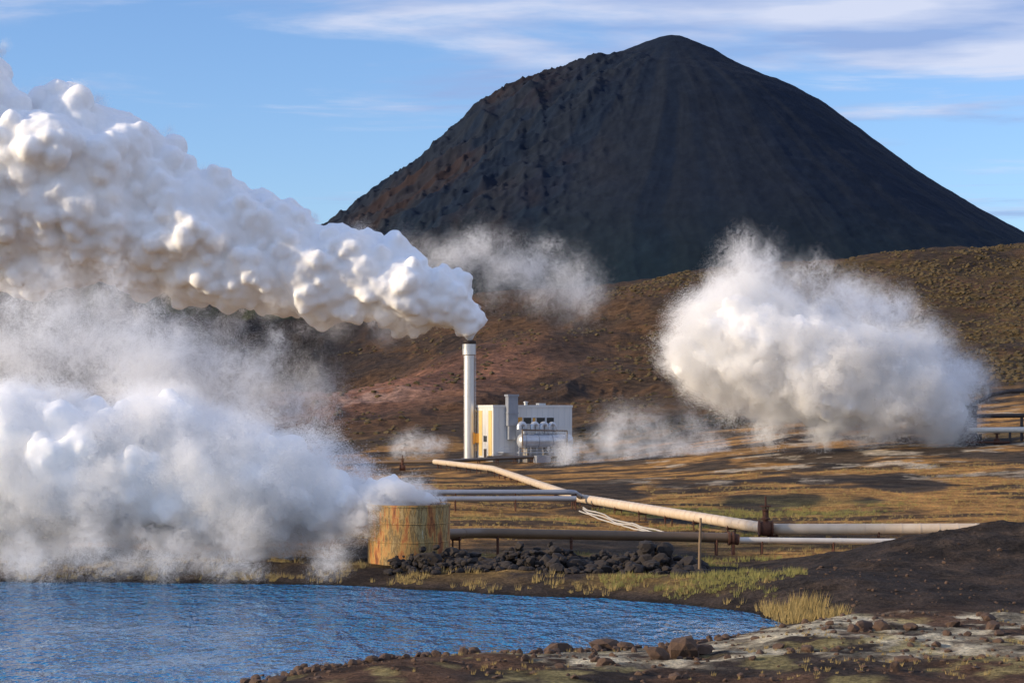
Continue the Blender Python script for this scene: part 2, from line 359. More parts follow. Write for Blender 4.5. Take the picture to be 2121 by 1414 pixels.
tf+=[(a,b,c,rng.uniform(.2,.5)) for a,b,c in zip(x,y,h)]
x,y,h=scatter(1600,(10,30),(124,132),lambda x,y,sd:ss(.4,.6,fbm(x/4,y/4,3,97))*.7)
tf+=[(a,b,c,rng.uniform(.2,.45)) for a,b,c in zip(x,y,h)]
grass('green_grass_tufts',tf,gg)
hm=simple('heath',(.090,.060,.019),.9,vs=.2,var=.4,dirt=(.04,.03,.018))
x,y,h=scatter(32000,(-70,230),(420,810),lambda x,y,sd:(.12+.75*ss(10,90,x))*ss(.36,.6,fbm(x/14,y/22,4,98)))
n=len(x);sz=rng.uniform(.25,.9,n)
V=ico1[None]*(1+rng.normal(size=(n,len(ico1),1))*.22)*sz[:,None,None]*np.array([1.2,1.2,.75])+np.stack([x,y,h],1)[:,None,:]
F=icf1[None]+(np.arange(n)*len(ico1))[:,None,None]
obj('heath_tussocks',V.reshape(-1,3),F.reshape(-1,3),hm)
# ---------------------------------------------------------------- metals
m_stack=simple('stainless_cladding',(.72,.70,.67),.38,.55,vs=1,streak=True,var=.2)
m_dark=simple('soot_dark_steel',(.06,.045,.04),.6,.3,vs=3)
m_tan=simple('tan_insulated_pipe',(.70,.57,.42),.45,.1,vs=.8,var=.25,dirt=(.48,.34,.20))
m_white=simple('pale_pipe_cladding',(.76,.70,.60),.4,.1,vs=.8,var=.2)
m_hose=simple('weathered_hose',(.48,.44,.38),.6,0,vs=.8,var=.3)
m_brown=simple('brown_pipe',(.17,.11,.065),.5,.1,vs=.8,var=.3)
m_grey=simple('grey_pipe',(.32,.34,.38),.45,.3,vs=.8,var=.25)
m_rust=simple('rusty_iron',(.12,.05,.03),.85,.2,vs=6,bump=.5,var=.5)
m_wall=simple('white_wall_panels',(.72,.71,.68),.6,0,vs=.6,streak=True,var=.15)
m_yel=simple('yellow_panels',(.72,.52,.20),.6,0,vs=.8,streak=True,var=.2)
m_orange=simple('orange_duct',(.75,.36,.05),.5,0,vs=1,var=.25)
m_glass=simple('dark_glass',(.03,.035,.04),.15,0,vs=1)
m_roof=simple('roof_felt',(.12,.12,.12),.8,0,vs=1)
m_steel=simple('galvanised_steel',(.6,.62,.65),.35,.5,vs=2)
m_wood=simple('weathered_wood',(.22,.15,.09),.9,0,vs=5)
m_conc=simple('concrete',(.28,.26,.23),.9,0,vs=2)
def part(name,parent,parts,mat,auto=True):
    V,F=merge(parts);o=obj(name,V,F,mat,parent)
    if auto: shade_auto(o)
    return o
def chimney():
    e=empty('steam_chimney',(-8.6,400,.9))
    H=24.1
    part('shaft',e,[revolve([(1.08,0),(1.08,H-3.0)],40)],m_stack)
    rings=[revolve([(1.09,z),(1.15,z),(1.15,z+.12),(1.09,z+.12)],40) for z in np.arange(2.5,H-3.2,2.6)]
    part('seam_rings',e,rings,m_stack)
    part('base_flange',e,[revolve([(1.6,-.4),(1.6,.5),(1.1,.5)],40)],m_conc)
    part('collar',e,[revolve([(1.08,H-3.0),(1.36,H-2.8),(1.36,H-.7),(1.3,H-.7)],40)],m_stack)
    part('sooty_rim',e,[revolve([(1.3,H-.7),(1.37,H-.6),(1.37,H),(1.1,H),(1.1,H-3)],40)],m_dark)
    lad=[tube([(1.3,-.35,0),(1.3,-.35,H-3)],.05,6),tube([(1.3,.35,0),(1.3,.35,H-3)],.05,6)]
    for z in np.arange(.5,H-3,.5): lad.append(box((1.27,-.33,z),(1.33,.33,z+.05)))
    part('ladder',e,lad,m_steel,False)
    part('side_pipe',e,[tube([(1.75,.1,2),(1.75,.1,9.8),(1.1,.1,10.2)],.22,12)],m_yel)
    part('orange_duct',e,[box((.9,-.9,3.6),(3.6,.9,5.5)),box((.85,-1,3.4),(1.1,1,5.7)),box((3.4,-1,3.4),(3.7,1,5.7)),box((2.0,-.6,1.6),(2.8,.4,3.6))],m_orange,False)
chimney()
def building():
    e=empty('power_plant_building',(-3.7,393,.75),math.radians(25))
    Lx,Ly,Hb=17.4,7.8,11.0
    part('walls',e,[box((0,0,0),(Lx,Ly,Hb-.15))],m_wall,False)
    part('roof',e,[box((.3,.3,Hb-.15),(Lx-.3,Ly-.3,Hb-.02))],m_roof,False)
    part('parapet',e,[box((-.12,-.12,Hb-.15),(Lx+.12,.3,Hb+.3)),box((-.12,Ly-.3,Hb-.15),(Lx+.12,Ly+.12,Hb+.3)),box((-.12,.3,Hb-.15),(.3,Ly-.3,Hb+.3)),box((Lx-.3,.3,Hb-.15),(Lx+.12,Ly-.3,Hb+.3))],m_wall,False)
    part('plinth',e,[box((-.15,-.15,-.6),(Lx+.15,-.003,.9)),box((-.15,-.003,-.6),(-.003,Ly+.1,.9))],m_conc,False)
    seams=[box((x,-.03,.9),(x+.05,-.003,Hb-.2)) for x in np.arange(1.2,Lx,1.2)]+[box((-.03,y,.9),(-.003,y+.05,Hb-.2)) for y in np.arange(1.3,Ly,1.3)]
    part('panel_seams',e,seams,m_steel,False)
    part('yellow_panels',e,[box((-.08,.6,1.2),(-.032,2.2,Hb-.8)),box((-.08,5.2,1.2),(-.032,6.9,Hb-.8))],m_yel,False)
    part('brown_panels',e,[box((5.2,-.08,7.3),(6.3,-.032,8.9)),box((8.6,-.08,7.3),(9.2,-.032,8.9))],m_orange,False)
    part('windows',e,[box((6.6,-.07,7.6),(8.3,-.032,8.8)),box((9.5,-.07,7.6),(11.3,-.032,8.8)),box((11.7,-.07,7.6),(13.3,-.032,8.8)),box((-.07,3.0,4.0),(-.032,4.6,5.2))],m_glass,False)
    part('window_frames',e,[box((6.5,-.12,7.45),(13.4,-.031,7.6)),box((6.5,-.12,8.8),(13.4,-.031,8.93)),box((8.3,-.12,7.6),(8.55,-.071,8.8)),box((11.3,-.12,7.6),(11.7,-.071,8.8))],m_steel,False)
    part('door',e,[box((14.4,-.08,.2),(15.6,-.032,2.5)),box((-.09,3.2,.2),(-.032,4.4,2.6))],m_dark,False)
    part('exhaust_duct',e,[box((2.6,-1.5,7.2),(4.7,-.1,13.0)),box((2.45,-1.65,13.0),(4.85,.1,13.4)),box((2.5,-1.6,9.6),(4.8,-.05,9.8)),box((2.9,-1.2,4.5),(4.4,-.12,7.2))],m_grey,False)
    part('antenna',e,[tube([(14.5,1,Hb),(14.5,1,Hb+3.4)],.05,6),box((14.3,.95,Hb+2.6),(14.7,1.05,Hb+2.65))],m_dark,False)
    part('roof_vents',e,[revolve([(.35,Hb),(.35,Hb+.8),(.5,Hb+.8),(.5,Hb+1.0),(0,Hb+1.1)],16,(9,4)),box((11.5,3,Hb),(13,4.5,Hb+.7))],m_steel)
    part('condenser_drum',e,[tube([(4.0,-3,4.2),(4.25,-3,4.2),(4.5,-3,4.2),(15.3,-3,4.2),(15.6,-3,4.2),(15.8,-3,4.2)],[.6,1.1,1.35,1.35,1.1,.6],28)],m_steel)
    part('drum_bands',e,[tube([(x,-3,4.2),(x+.15,-3,4.2)],1.4,28) for x in (5.2,8,11,14)],m_grey)
    part('drum_saddles',e,[box((x,-4,0),(x+.4,-2,3.2)) for x in (5.5,9.8,14)],m_conc,False)
    us=[];col=[]
    for x,rr in ((5.4,.55),(8.2,.5),(10.2,.5),(12.0,.42)):
        hgt=7.6
        pts=[(x,-3,5.0),(x,-3,hgt-.6)]+[(x-.55+.55*math.cos(a),-3,hgt-.6+.6*math.sin(a)) for a in np.linspace(.25,math.pi-.1,8)]+[(x-1.1,-3,hgt-1.1)]
        us.append(tube(pts,rr,16));col.append(tube([(x,-3,5.5),(x,-3,5.7)],rr*1.3,16));col.append(tube([(x,-3,6.6),(x,-3,6.7)],rr*1.12,16))
    part('gooseneck_pipes',e,us,m_steel);part('pipe_flanges',e,col,m_grey)
    part('gas_pipe',e,[tube([(4.2,-4.6,6.4),(14,-4.6,6.2)],.14,8),tube([(4.2,-4.6,2),(4.2,-4.6,6.4)],.14,8),tube([(14,-4.6,2),(14,-4.6,6.2)],.14,8)],m_brown)
    part('platform',e,[box((3.2,-5.2,1.9),(16.5,-4.3,2.05)),box((1.0,-2.6,1.9),(3.2,-.2,2.05))],m_steel,False)
    rl=[]
    for x in np.arange(3.2,16.6,1.3): rl+= [tube([(x,-5.15,0),(x,-5.15,3.1)],.05,5)]
    rl+= [tube([(3.2,-5.15,z),(16.5,-5.15,z)],.04,5) for z in (2.5,3.1)]
    rl+= [tube([(1,-2.6,z),(3.2,-2.6,z)],.04,5) for z in (2.5,3.1)]+[tube([(-2.2,-2.6,1.0),(1,-2.6,3.1)],.05,5)]
    for i in range(9): rl.append(box((-2.0+i*.34,-2.6,i*.21),(-1.6+i*.34,-1.5,i*.21+.05)))
    part('railings_and_stairs',e,rl,m_steel,False)
    part('equipment_cabinets',e,[box((6,-7.4,-.3),(9,-5.6,1.4)),box((11,-6.8,-.3),(12.2,-5.7,1.1))],m_grey,False)
    part('lower_pipe',e,[tube([(-4,-6,1.2),(5,-6,1.2),(16,-6.2,1.0)],.22,10)],m_brown)
building()
def pipeline(name,pts,r,mat,joint=3.0,support=6.0,smat=None,bandmat=None,bend=True):
    e=empty(name,pts[0]);o=Vector(pts[0]);P=[Vector(p)-o for p in pts]
    if bend and len(P)>2:
        Q=[P[0]]
        for i in range(1,len(P)-1):
            a=P[i]+(P[i-1]-P[i]).normalized()*2.0*r*1.5;c=P[i]+(P[i+1]-P[i]).normalized()*2.0*r*1.5
            for t in np.linspace(0,1,6): Q.append(a*(1-t)**2+P[i]*2*t*(1-t)+c*t*t)
        Q.append(P[-1]);
    else: Q=P
    part('pipe',e,[tube(Q,r,22)],mat)
    bands=[];sup=[];acc=0;nxt=joint*.5;ns=support*.4
    for i in range(len(P)-1):
        a,b_=P[i],P[i+1];l=(b_-a).length;d=(b_-a).normalized()
        while acc+l>nxt:
            q=a+d*(nxt-acc);bands.append(tube([q-d*.06,q+d*.06],r*1.045,22));nxt+=joint
        while acc+l>ns:
            q=a+d*(ns-acc);w=q+o;gg_=gz(w.x,w.y)-o.z
            s=Vector((-d.y,d.x,0)).normalized()*r*.75
            for sg in (-1,1):
                sup.append(tube([(q+s*sg)- Vector((0,0,r*.4)),Vector(((q+s*sg).x,(q+s*sg).y,gg_-.3))],.07,6))
            sup.append(tube([q-s*1.35-Vector((0,0,r+.06)),q+s*1.35-Vector((0,0,r+.06))],.08,6))
            ns+=support
        acc+=l
    if bands: part('joint_bands',e,bands,bandmat or mat)
    if sup: part('supports',e,sup,smat or m_rust,False)
    return e
pipeline('steam_pipeline',[(47,150,1.45),(33,150.8,1.4),(19.9,152,1.3),(16.6,163,1.45),(6.9,205,1.5),(-2.9,300,2.0),(-13.4,345,2.0)],.43,m_tan,joint=1.4,support=8)
pipeline('brown_pipeline',[(-4.5,128.6,2.35),(-2,134,2.1),(15.1,136,1.65)],.33,m_brown,joint=6,support=5)
pipeline('pale_pipeline',[(15.1,136,1.5),(24,137,1.35),(31.8,138,1.25),(36,139,.9)],.2,m_white,joint=5,support=5)
pipeline('grey_pipeline',[(-14,198,2.35),(6.2,200,2.3),(7.0,203,1.7)],.27,m_grey,joint=6,support=6)
pipeline('grey_pipeline',[(-14,196.5,1.75),(6.4,198.3,1.72)],.27,m_grey,joint=6,support=6)
pipeline('dark_pipeline',[(-30,352,1.7),(-13.2,346,2.0),(4,384,2.0)],.3,m_brown,joint=8,support=8)
hz=[]
for k in range(3):
    pts=[]
    for t in np.linspace(0,1,26):
        x=6.6+5.4*t+.4*k*.6+.16*math.sin(t*19+k*1.7);y=195-40*t+k*.9;pts.append((x,y,gz(x,y)+.15+.1*k))
    hz.append(tube(pts,.07,8))
part('hose_lines',None,hz,m_hose)
e=empty('pipe_coupling',(15.1,136,1.6))
part('flange',e,[tube([(-.35,-.03,0),(-.2,-.02,0)],.46,20),tube([(-.1,0,0),(.05,0,0)],.46,20),tube([(-.2,0,0),(.4,0,-.08)],.38,20)],m_rust)
part('stand',e,[box((-.1,-.3,-1.6),(.1,.3,-.3))],m_rust,False)
def valve(loc,s=1.0):
    e=empty('valve',loc)
    def sc(q): return [tuple(c*s for c in v) for v in q[0]],q[1]
    prof=[(.42,.1),(.42,.24),(.22,.28),(.22,.55),(.36,.6),(.36,.7),(.2,.75),(.16,1.2),(.24,1.25),(.24,1.33),(.07,1.38),(.07,2.35),(0,2.38)]
    part('body',e,[sc(revolve(prof,20)),sc(tube([(-.42,0,-.1),(-.2,0,-.1),(.2,0,-.1),(.42,0,-.1)],[.48,.56,.56,.48],20))],m_rust)
    ring=[(.42*s*math.cos(a),.42*s*math.sin(a),1.6*s) for a in np.linspace(0,2*math.pi,17)]
    part('handwheel',e,[tube(ring,.05*s,6,False),tube([(-.42*s,0,1.6*s),(.42*s,0,1.6*s)],.035*s,5),tube([(0,-.42*s,1.6*s),(0,.42*s,1.6*s)],.035*s,5)],m_rust)
    part('yoke',e,[tube([(-.2*s,0,.7*s),(-.2*s,0,1.55*s)],.04*s,5),tube([(.2*s,0,.7*s),(.2*s,0,1.55*s)],.04*s,5)],m_rust)
    part('side_flanges',e,[sc(tube([(-.54,0,-.1),(-.43,0,-.1)],.62,20)),sc(tube([(.43,0,-.1),(.54,0,-.1)],.62,20))],m_rust)
valve((19.3,151.5,1.5),1.0)
valve((-16.5,300,2.2),.8)
e=empty('wooden_post',(11.1,118,gz(11.1,118)))
part('post',e,[tube([(0,0,-.4),(.03,0,1.7),(.08,0,3.4)],[.10,.085,.07],8)],m_wood)
part('cross_brace',e,[tube([(.06,-.1,2.9),(.1,.1,2.9)],.02,5)],m_rust)
# steam tank
tm,nt,p=mat_new('stained_steel_tank');L=nt.links
g=N(nt,'ShaderNodeNewGeometry');mp=N(nt,'ShaderNodeMapping');mp.inputs['Scale'].default_value=(1.5,1.5,.3);L.new(g.outputs['Position'],mp.inputs['Vector'])
n=N(nt,'ShaderNodeTexNoise');n.inputs['Scale'].default_value=1;n.inputs['Detail'].default_value=8;n.inputs['Roughness'].default_value=.72;L.new(mp.outputs[0],n.inputs['Vector'])
r_=N(nt,'ShaderNodeValToRGB');L.new(n.outputs['Fac'],r_.inputs['Fac']);cr_=r_.color_ramp
cr_.elements[0].position=.36;cr_.elements[0].color=(.14,.045,.018,1);cr_.elements[1].position=.68;cr_.elements[1].color=(.60,.50,.32,1)
for ps,c in ((.43,(.42,.15,.04,1)),(.48,(.50,.30,.09,1)),(.52,(.16,.10,.035,1)),(.58,(.50,.34,.14,1)),(.62,(.26,.19,.07,1))):
    q=cr_.elements.new(ps);q.color=c
L.new(r_.outputs['Color'],p.inputs['Base Color']);p.inputs['Roughness'].default_value=.7
b=N(nt,'ShaderNodeBump');b.inputs['Strength'].default_value=.4;b.inputs['Distance'].default_value=.05;L.new(n.outputs['Fac'],b.inputs['Height']);L.new(b.outputs[0],p.inputs['Normal'])
e=empty('steam_silencer_tank',(-6.52,126,.9))
part('shell',e,[revolve([(2.6,-.4),(2.6,3.5),(2.52,3.5),(2.52,.2),(0,.2)],64)],tm)
part('rim_band',e,[revolve([(2.6,3.38),(2.65,3.39),(2.65,3.52),(2.5,3.52)],64)],tm)
part('hoops',e,[revolve([(2.6,z),(2.63,z+.02),(2.63,z+.06),(2.6,z+.08)],64) for z in (1.15,2.3)],tm)
def vent():
    e=empty('steam_vent_silencer',(68.3,300,gz(68.3,300)-.2))
    part('housing',e,[revolve([(1.7,0),(1.7,5.6),(1.9,5.7),(1.9,6.2),(1.3,6.2),(1.3,2)],28)],m_dark)
    part('outlet_pipe',e,[tube([(1,-.5,2.4),(-2.0,-1.2,2.4)],[.75,.75],20),tube([(-2.0,-1.2,2.4),(-2.25,-1.26,2.4)],.95,20)],m_rust)
    part('cradle',e,[box((-1.9,-1.8,0),(-1.5,-.6,1.6)),box((1.9,-.8,0),(2.3,.8,1.9)),box((-2.2,-2,-.4),(3,1.5,.35))],m_dark,False)
    part('pale_feed_pipe',e,[tube([(0,-2.2,2.5),(12,-2.4,2.6),(24,-2.6,2.9)],.42,18)],m_white)
    part('upper_feed_pipe',e,[tube([(0,.2,5.6),(1.6,.2,6.6),(4,.2,7.8),(6.5,.2,8.3),(24,.2,8.8)],.3,14)],m_dark)
    part('middle_feed_pipe',e,[tube([(1,.6,4.6),(24,.6,4.9)],.33,14)],m_dark)
    part('drain_valve',e,[revolve([(.5,.3),(.5,1.2),(.2,1.3),(.2,1.9),(.5,1.95),(.5,2.05),(0,2.05)],14,(4.2,-2.3)),tube([(-.5,-2.6,.7),(6,-2.8,.7)],.18,10)],m_rust)
    part('pipe_stands',e,[box((x,-2.7,-.4),(x+.25,-2.1,2.2)) for x in (6,10.5,15)]+[box((x,.1,-.4),(x+.25,.9,4.4)) for x in (8.5,14)],m_dark,False)
vent()
# ---------------------------------------------------------------- steam: billowing condensed core + soft puffs of very fine droplets
cm,nt,p=mat_new('condensed_steam')
p.inputs['Base Color'].default_value=(.95,.95,.95,1);p.inputs['Roughness'].default_value=1;p.inputs['Specular IOR Level'].default_value=0
p.inputs['Subsurface Weight'].default_value=1;p.inputs['Subsurface Radius'].default_value=(1,1,1);p.inputs['Subsurface Scale'].default_value=1.6
dm=bpy.data.materials.new('steam_droplets');dm.use_nodes=True;nt=dm.node_tree;nt.nodes.clear()
o_=N(nt,'ShaderNodeOutputMaterial');d1=N(nt,'ShaderNodeBsdfDiffuse');d2=N(nt,'ShaderNodeBsdfTranslucent');ms=N(nt,'ShaderNodeMixShader')
d1.inputs[0].default_value=d2.inputs[0].default_value=(.99,.99,.99,1);ms.inputs[0].default_value=.5
nt.links.new(d1.outputs[0],ms.inputs[1]);nt.links.new(d2.outputs[0],ms.inputs[2]);nt.links.new(ms.outputs[0],o_.inputs[0])
def interp_spine(pts,x):
    a=np.array(sorted(pts));return np.interp(x,a[:,0],a[:,1]),np.interp(x,a[:,0],a[:,2])
def unit(n):
    v=rng.normal(size=(n,3));return v/np.linalg.norm(v,axis=1)[:,None]
def puffs(pts,y0,ysc,n0,shrink=1.0,lv=((12,.34,.52),(9,.3,.5)),rscale=.72,off_=1.15):
    a=np.array(sorted(pts));xx=np.linspace(a[0,0],a[-1,0],800);zc,r=interp_spine(pts,xx)
    w=np.hypot(np.gradient(xx),np.gradient(zc))/np.maximum(r,.3);c=np.cumsum(w);c/=c[-1]
    L0=[]
    for t in np.linspace(0,1,n0):
        x=np.interp(t,c,xx);z,R=interp_spine(pts,x);R*=shrink
        if R<.2: R=.2
        k=3 if R>3 else 1
        for j in range(k):
            rr=R*rscale*rng.uniform(.75,1.05);off=unit(1)[0]*(R-rr)*rng.uniform(.5,off_)
            L0.append((x+off[0],y0+off[1]*ysc,z+off[2],rr))
    levels=[np.array(L0)]
    for n,lo,hi in lv:
        P=levels[-1];m=len(P);Q=np.repeat(P,n,0);d=unit(m*n);rr=Q[:,3]*rng.uniform(lo,hi,m*n)
        levels.append(np.concatenate([Q[:,:3]+d*(Q[:,3]*.86)[:,None],rr[:,None]],1))
    return levels
def core(parent,levels,vox,zmin=None,disp=(),sm=2):
    allp=np.concatenate(levels)
    allp=allp[allp[:,3]>vox*.8]
    if zmin is not None: allp=allp[allp[:,2]-allp[:,3]*.5>zmin]
    n=len(allp);V=ico2[None]*allp[:,3][:,None,None]+allp[:,None,:3];F=icf2[None]+(np.arange(n)*len(ico2))[:,None,None]
    o=obj('billows',V.reshape(-1,3),F.reshape(-1,3),cm,parent,smooth=True)
    m=o.modifiers.new('remesh','REMESH');m.mode='VOXEL';m.voxel_size=vox;m.use_smooth_shade=True
    s=o.modifiers.new('smooth','SMOOTH');s.factor=.5;s.iterations=sm
    for k,(sz,st) in enumerate(disp):
        tx=bpy.data.textures.new('billow_noise','CLOUDS');tx.noise_scale=sz;tx.noise_depth=3;tx.noise_basis='VORONOI_F1'
        d=o.modifiers.new('disp','DISPLACE');d.texture=tx;d.texture_coords='GLOBAL';d.strength=-st;d.mid_level=.4
    return o
def make_puff(name,n,tau,seed,wispy):
    """unit-radius gaussian ball of droplets with a turbulent density"""
    X_=rng.normal(size=(n*4,3))*.42
    X_=X_[np.linalg.norm(X_,axis=1)<1.25]
    wv=(np.stack([fbm3(X_[:,0]*1.6,X_[:,1]*1.6,X_[:,2]*1.6,2,seed+k*10) for k in range(3)],1)-.5)*1.3
    Q=X_+wv
    nz=fbm3(Q[:,0]*2.2+9,Q[:,1]*2.2,Q[:,2]*2.2,5,seed)
    if wispy: k=ss(.3,.95,1-np.abs(nz-.5)*7.5)
    else: k=ss(.40,.60,nz)
    X_=X_[k>rng.uniform(0,1,len(X_))][:n]
    m=len(X_);s0=math.sqrt(tau*1.1/(.235*m))
    a=unit(m);b=np.cross(a,unit(m));b/=np.linalg.norm(b,axis=1)[:,None];c=np.cross(a,b)
    s=s0*rng.uniform(.7,1.25,m)[:,None]
    V=np.stack([X_+b*s*.6,X_-b*s*.3+c*s*.52,X_-b*s*.3-c*s*.52],1).reshape(-1,3)
    me=bpy.data.meshes.new(name);me.vertices.add(3*m);me.vertices.foreach_set('co',V.astype(np.float32).ravel())
    me.loops.add(3*m);me.loops.foreach_set('vertex_index',np.arange(3*m,dtype=np.int32));me.polygons.add(m);me.polygons.foreach_set('loop_start',np.arange(0,3*m,3,dtype=np.int32))
    me.update(calc_edges=True);me.materials.append(dm);return me
soft=[make_puff('soft_puff',30000,1.3,s,False) for s in (101,131,161)]
thin=[make_puff('thin_puff',40000,.42,s,True) for s in (201,231,261,281)]
faint=[make_puff('faint_puff',36000,.17,s,True) for s in (301,331)]
def place(parent,meshes,lst,name='puff'):
    for (x,y,z,R) in lst:
        o=bpy.data.objects.new(name,meshes[int(rng.integers(len(meshes)))]);link(o);o.parent=parent;o.location=(x,y,z)
        o.rotation_euler=tuple(rng.uniform(0,6.28,3));o.scale=tuple(R*rng.uniform(.7,1.35,3))
def surf_puffs(levels,n,rlo,rhi,out,zmin,front=True,rel=False,xmax=None,li=0):
    P=levels[li];B=levels[0];w=P[:,3]**2;res=[];t=0
    while len(res)<n and t<n*60:
        t+=1
        q=P[rng.choice(len(P),p=w/w.sum())];d=unit(1)[0]
        if d[1]>.45: continue
        R=rng.uniform(rlo,rhi)*(q[3]/P[:,3].max() if rel else 1)
        R=max(R,rlo*.4)
        c=q[:3]+d*(q[3]*(1+out*rng.uniform(-.5,1)))
        if xmax is not None and c[0]+R*.6>xmax: continue
        if zmin is not None and c[2]-R*.45<zmin: c[2]=zmin+R*.45+abs(rng.normal())*.2*R
        if (((B[:,:3]-c)**2).sum(1)<(B[:,3]*.8)**2).any(): continue
        res.append((*c,R))
    return res
def wisp_puffs(pts,y0,yr,n,rlo,rhi,zmin=0):
    a=np.array(sorted(pts));res=[]
    while len(res)<n:
        x=rng.uniform(a[0,0],a[-1,0]);zc,r=interp_spine(pts,x)
        if rng.uniform(0,a[:,2].max())>r+.3: continue
        R=rng.uniform(rlo,rhi);z=zc+rng.normal()*r*.5
        res.append((x,y0+rng.normal()*yr*.5,max(z,zmin+R*.5),R))
    return res
sp1=[(-8.0,26.6,1.5),(-8.7,29,3.6),(-9.7,31.3,5.6),(-15.6,34.3,7.6),(-25.3,36.7,9.4),(-35,39.4,11.6),(-44.7,41,12.8),(-54.4,43.3,14.2),(-64,46.9,16),(-73.8,49.3,16),(-83.5,54.5,19.5),(-93.2,56.5,22.5),(-102.9,58.5,24),(-108,60,24)]
e=empty('steam_plume',(0,0,0))
rng=np.random.default_rng(5)
lv1=puffs(sp1,400,.9,30,.93,lv=((13,.34,.52),(10,.32,.5)))
lv1[0]=np.vstack([lv1[0],[(-8.6,400,25.6,1.0),(-8.6,400,26.6,1.3),(-8.9,400,27.8,1.9),(-100,400,45,11),(-88,400,44,9)]])
core(e,lv1,.4,disp=((3.0,.9),),sm=5)
place(e,soft,surf_puffs(lv1,300,1.3,3.8,.3,None,rel=True,li=1))
place(e,soft,surf_puffs(lv1,60,2.0,5.0,.12,None,rel=True))
place(e,thin,surf_puffs(lv1,60,2.5,6.0,.3,None,rel=True))
place(e,thin,wisp_puffs([(-18,27.5,2),(-25,27.8,3),(-35,28.5,3),(-50,29.5,3),(-70,31,4),(-100,34,4)],398,7,36,2,4.0))
# plume 2
sp2=[(-4.6,4.45,.35),(-5.5,4.7,.9),(-7.2,4.9,1.7),(-9,4.7,2.9),(-11,4.6,3.7),(-14,5.2,4.8),(-17,5.7,5.6),(-23,6.5,6.4),(-32,7.0,7.0),(-35,7.0,7.0)]
e=empty('steam_plume',(0,0,0))
lv2=puffs(sp2,127.5,.7,24,.70,lv=((12,.34,.52),(9,.3,.5)))
core(e,lv2,.17,zmin=.35,disp=((1.2,.3),),sm=5)
place(e,soft,surf_puffs(lv2,330,.9,2.3,.34,.6,rel=False,xmax=-8.3))
place(e,soft,[(-4.4,126,4.6,.45),(-4.9,126,4.8,.6),(-5.6,125.6,5.0,.8),(-6.4,126,5.3,1.1),(-7.2,125.4,5.2,1.2),(-8,124.6,4.9,1.3),(-8.8,124.2,4.2,1.3),(-9.4,123.9,3.2,1.2)])
place(e,thin,wisp_puffs([(-12,9,2),(-17,11,3),(-24,13,4),(-31,14.5,5),(-38,15,5)],136,6,70,1.3,3.0,1))
place(e,thin,[(-16.5,136,14,1.5),(-17,136,12.5,1.4),(-18,136,11,1.5),(-16,136,15.3,1.1),(-28,136,18,2),(-31,136,19.5,2.2),(-25,136,17,1.6)])
place(e,faint,wisp_puffs([(-20,13,4),(-38,16,6)],142,8,16,2.5,4.5,1))
place(e,thin,wisp_puffs([(-34,1.4,1.2),(-22,1.4,1.2),(-10,1.3,1)],120,3,40,1.0,1.9,.1))
# plume 3
sp3=[(27,18.5,4),(30,19,8.5),(34,19.8,11.8),(39,19.5,13.3),(46.5,17.2,12.2),(53.8,16.2,11.6),(61,13,8.4),(65.0,10.5,5.4),(66.4,8.6,2.6),(67.2,8.2,1.2)]
e=empty('steam_plume',(0,0,0))
lv3=puffs(sp3,299,.8,16,.64,lv=((13,.34,.55),(9,.3,.5)))
core(e,lv3,.35,zmin=5.4,disp=((2.5,.8),),sm=6)
place(e,soft,surf_puffs(lv3,290,1.6,4.4,.5,5.0))
place(e,soft,[(66.5,298.5,8.4,1.5),(65,298.5,8.6,2.2),(63,298,8.4,2.6),(33,299,29.5,3.0),(35,299,31,2.2),(57,299,25.5,3),(38,297,7.5,3),(46,297,7,3),(53,297,7,2.6)])
place(e,thin,wisp_puffs([(24,18,5),(34,31,5),(44,30,3),(56,27,3),(64,19,3),(70,15,3)],300,8,90,1.8,4.0,6))
# thin wisps
e=empty('steam_wisp',(0,0,0));place(e,faint,wisp_puffs([(-30,48,4),(-15,49,7),(0,46,9),(14,43,7),(22,40,3)],500,9,60,4,8,30))
place(e,thin,wisp_puffs([(-20,50,4),(-8,50,5),(6,49,6),(16,45,4)],500,9,14,2.5,5,30))
e=empty('steam_wisp',(0,0,0));place(e,thin,wisp_puffs([(8,3.5,1.8),(14,5,2.8),(24,4.2,2),(36,4.5,1)],335,7,38,1.2,2.6,1))
place(e,faint,wisp_puffs([(8,5,3),(20,7,4),(40,7,3)],335,9,30,2.5,4.5,1))
e=empty('steam_wisp',(0,0,0));place(e,thin,wisp_puffs([(-24,3,1),(-19,4.5,2),(-12,4,1)],385,5,10,1.5,3,1))
e=empty('steam_wisp',(0,0,0));place(e,faint,wisp_puffs([(-70,12,6),(-50,14,8),(-38,16,4)],400,20,30,4,8,1))
# ---------------------------------------------------------------- sky, sun, camera
el,az=math.radians(16.5),math.radians(-106)
w=bpy.data.worlds.new('World');scene.world=w;w.use_nodes=True;nt=w.node_tree;L=nt.links
bg=nt.nodes['Background'];sky=N(nt,'ShaderNodeTexSky',sky_type='NISHITA');sky.sun_disc=False;sky.sun_elevation=el;sky.sun_rotation=az
sky.air_density=1.0;sky.dust_density=.3;sky.ozone_density=3
tc=N(nt,'ShaderNodeTexCoord');sp=N(nt,'ShaderNodeSeparateXYZ');L.new(tc.outputs['Generated'],sp.inputs[0])
def M(op,a,b=None,clamp=False):
    n=N(nt,'ShaderNodeMath',operation=op,use_clamp=clamp)
    for i,q in enumerate((a,b)):
        if q is None: continue
        if isinstance(q,(int,float)): n.inputs[i].default_value=q
        else: L.new(q,n.inputs[i])
    return n.outputs[0]
zz=M('MAXIMUM',sp.outputs[2],.03)
cx=N(nt,'ShaderNodeCombineXYZ');L.new(M('DIVIDE',sp.outputs[0],zz),cx.inputs[0]);L.new(M('DIVIDE',sp.outputs[1],zz),cx.inputs[1])
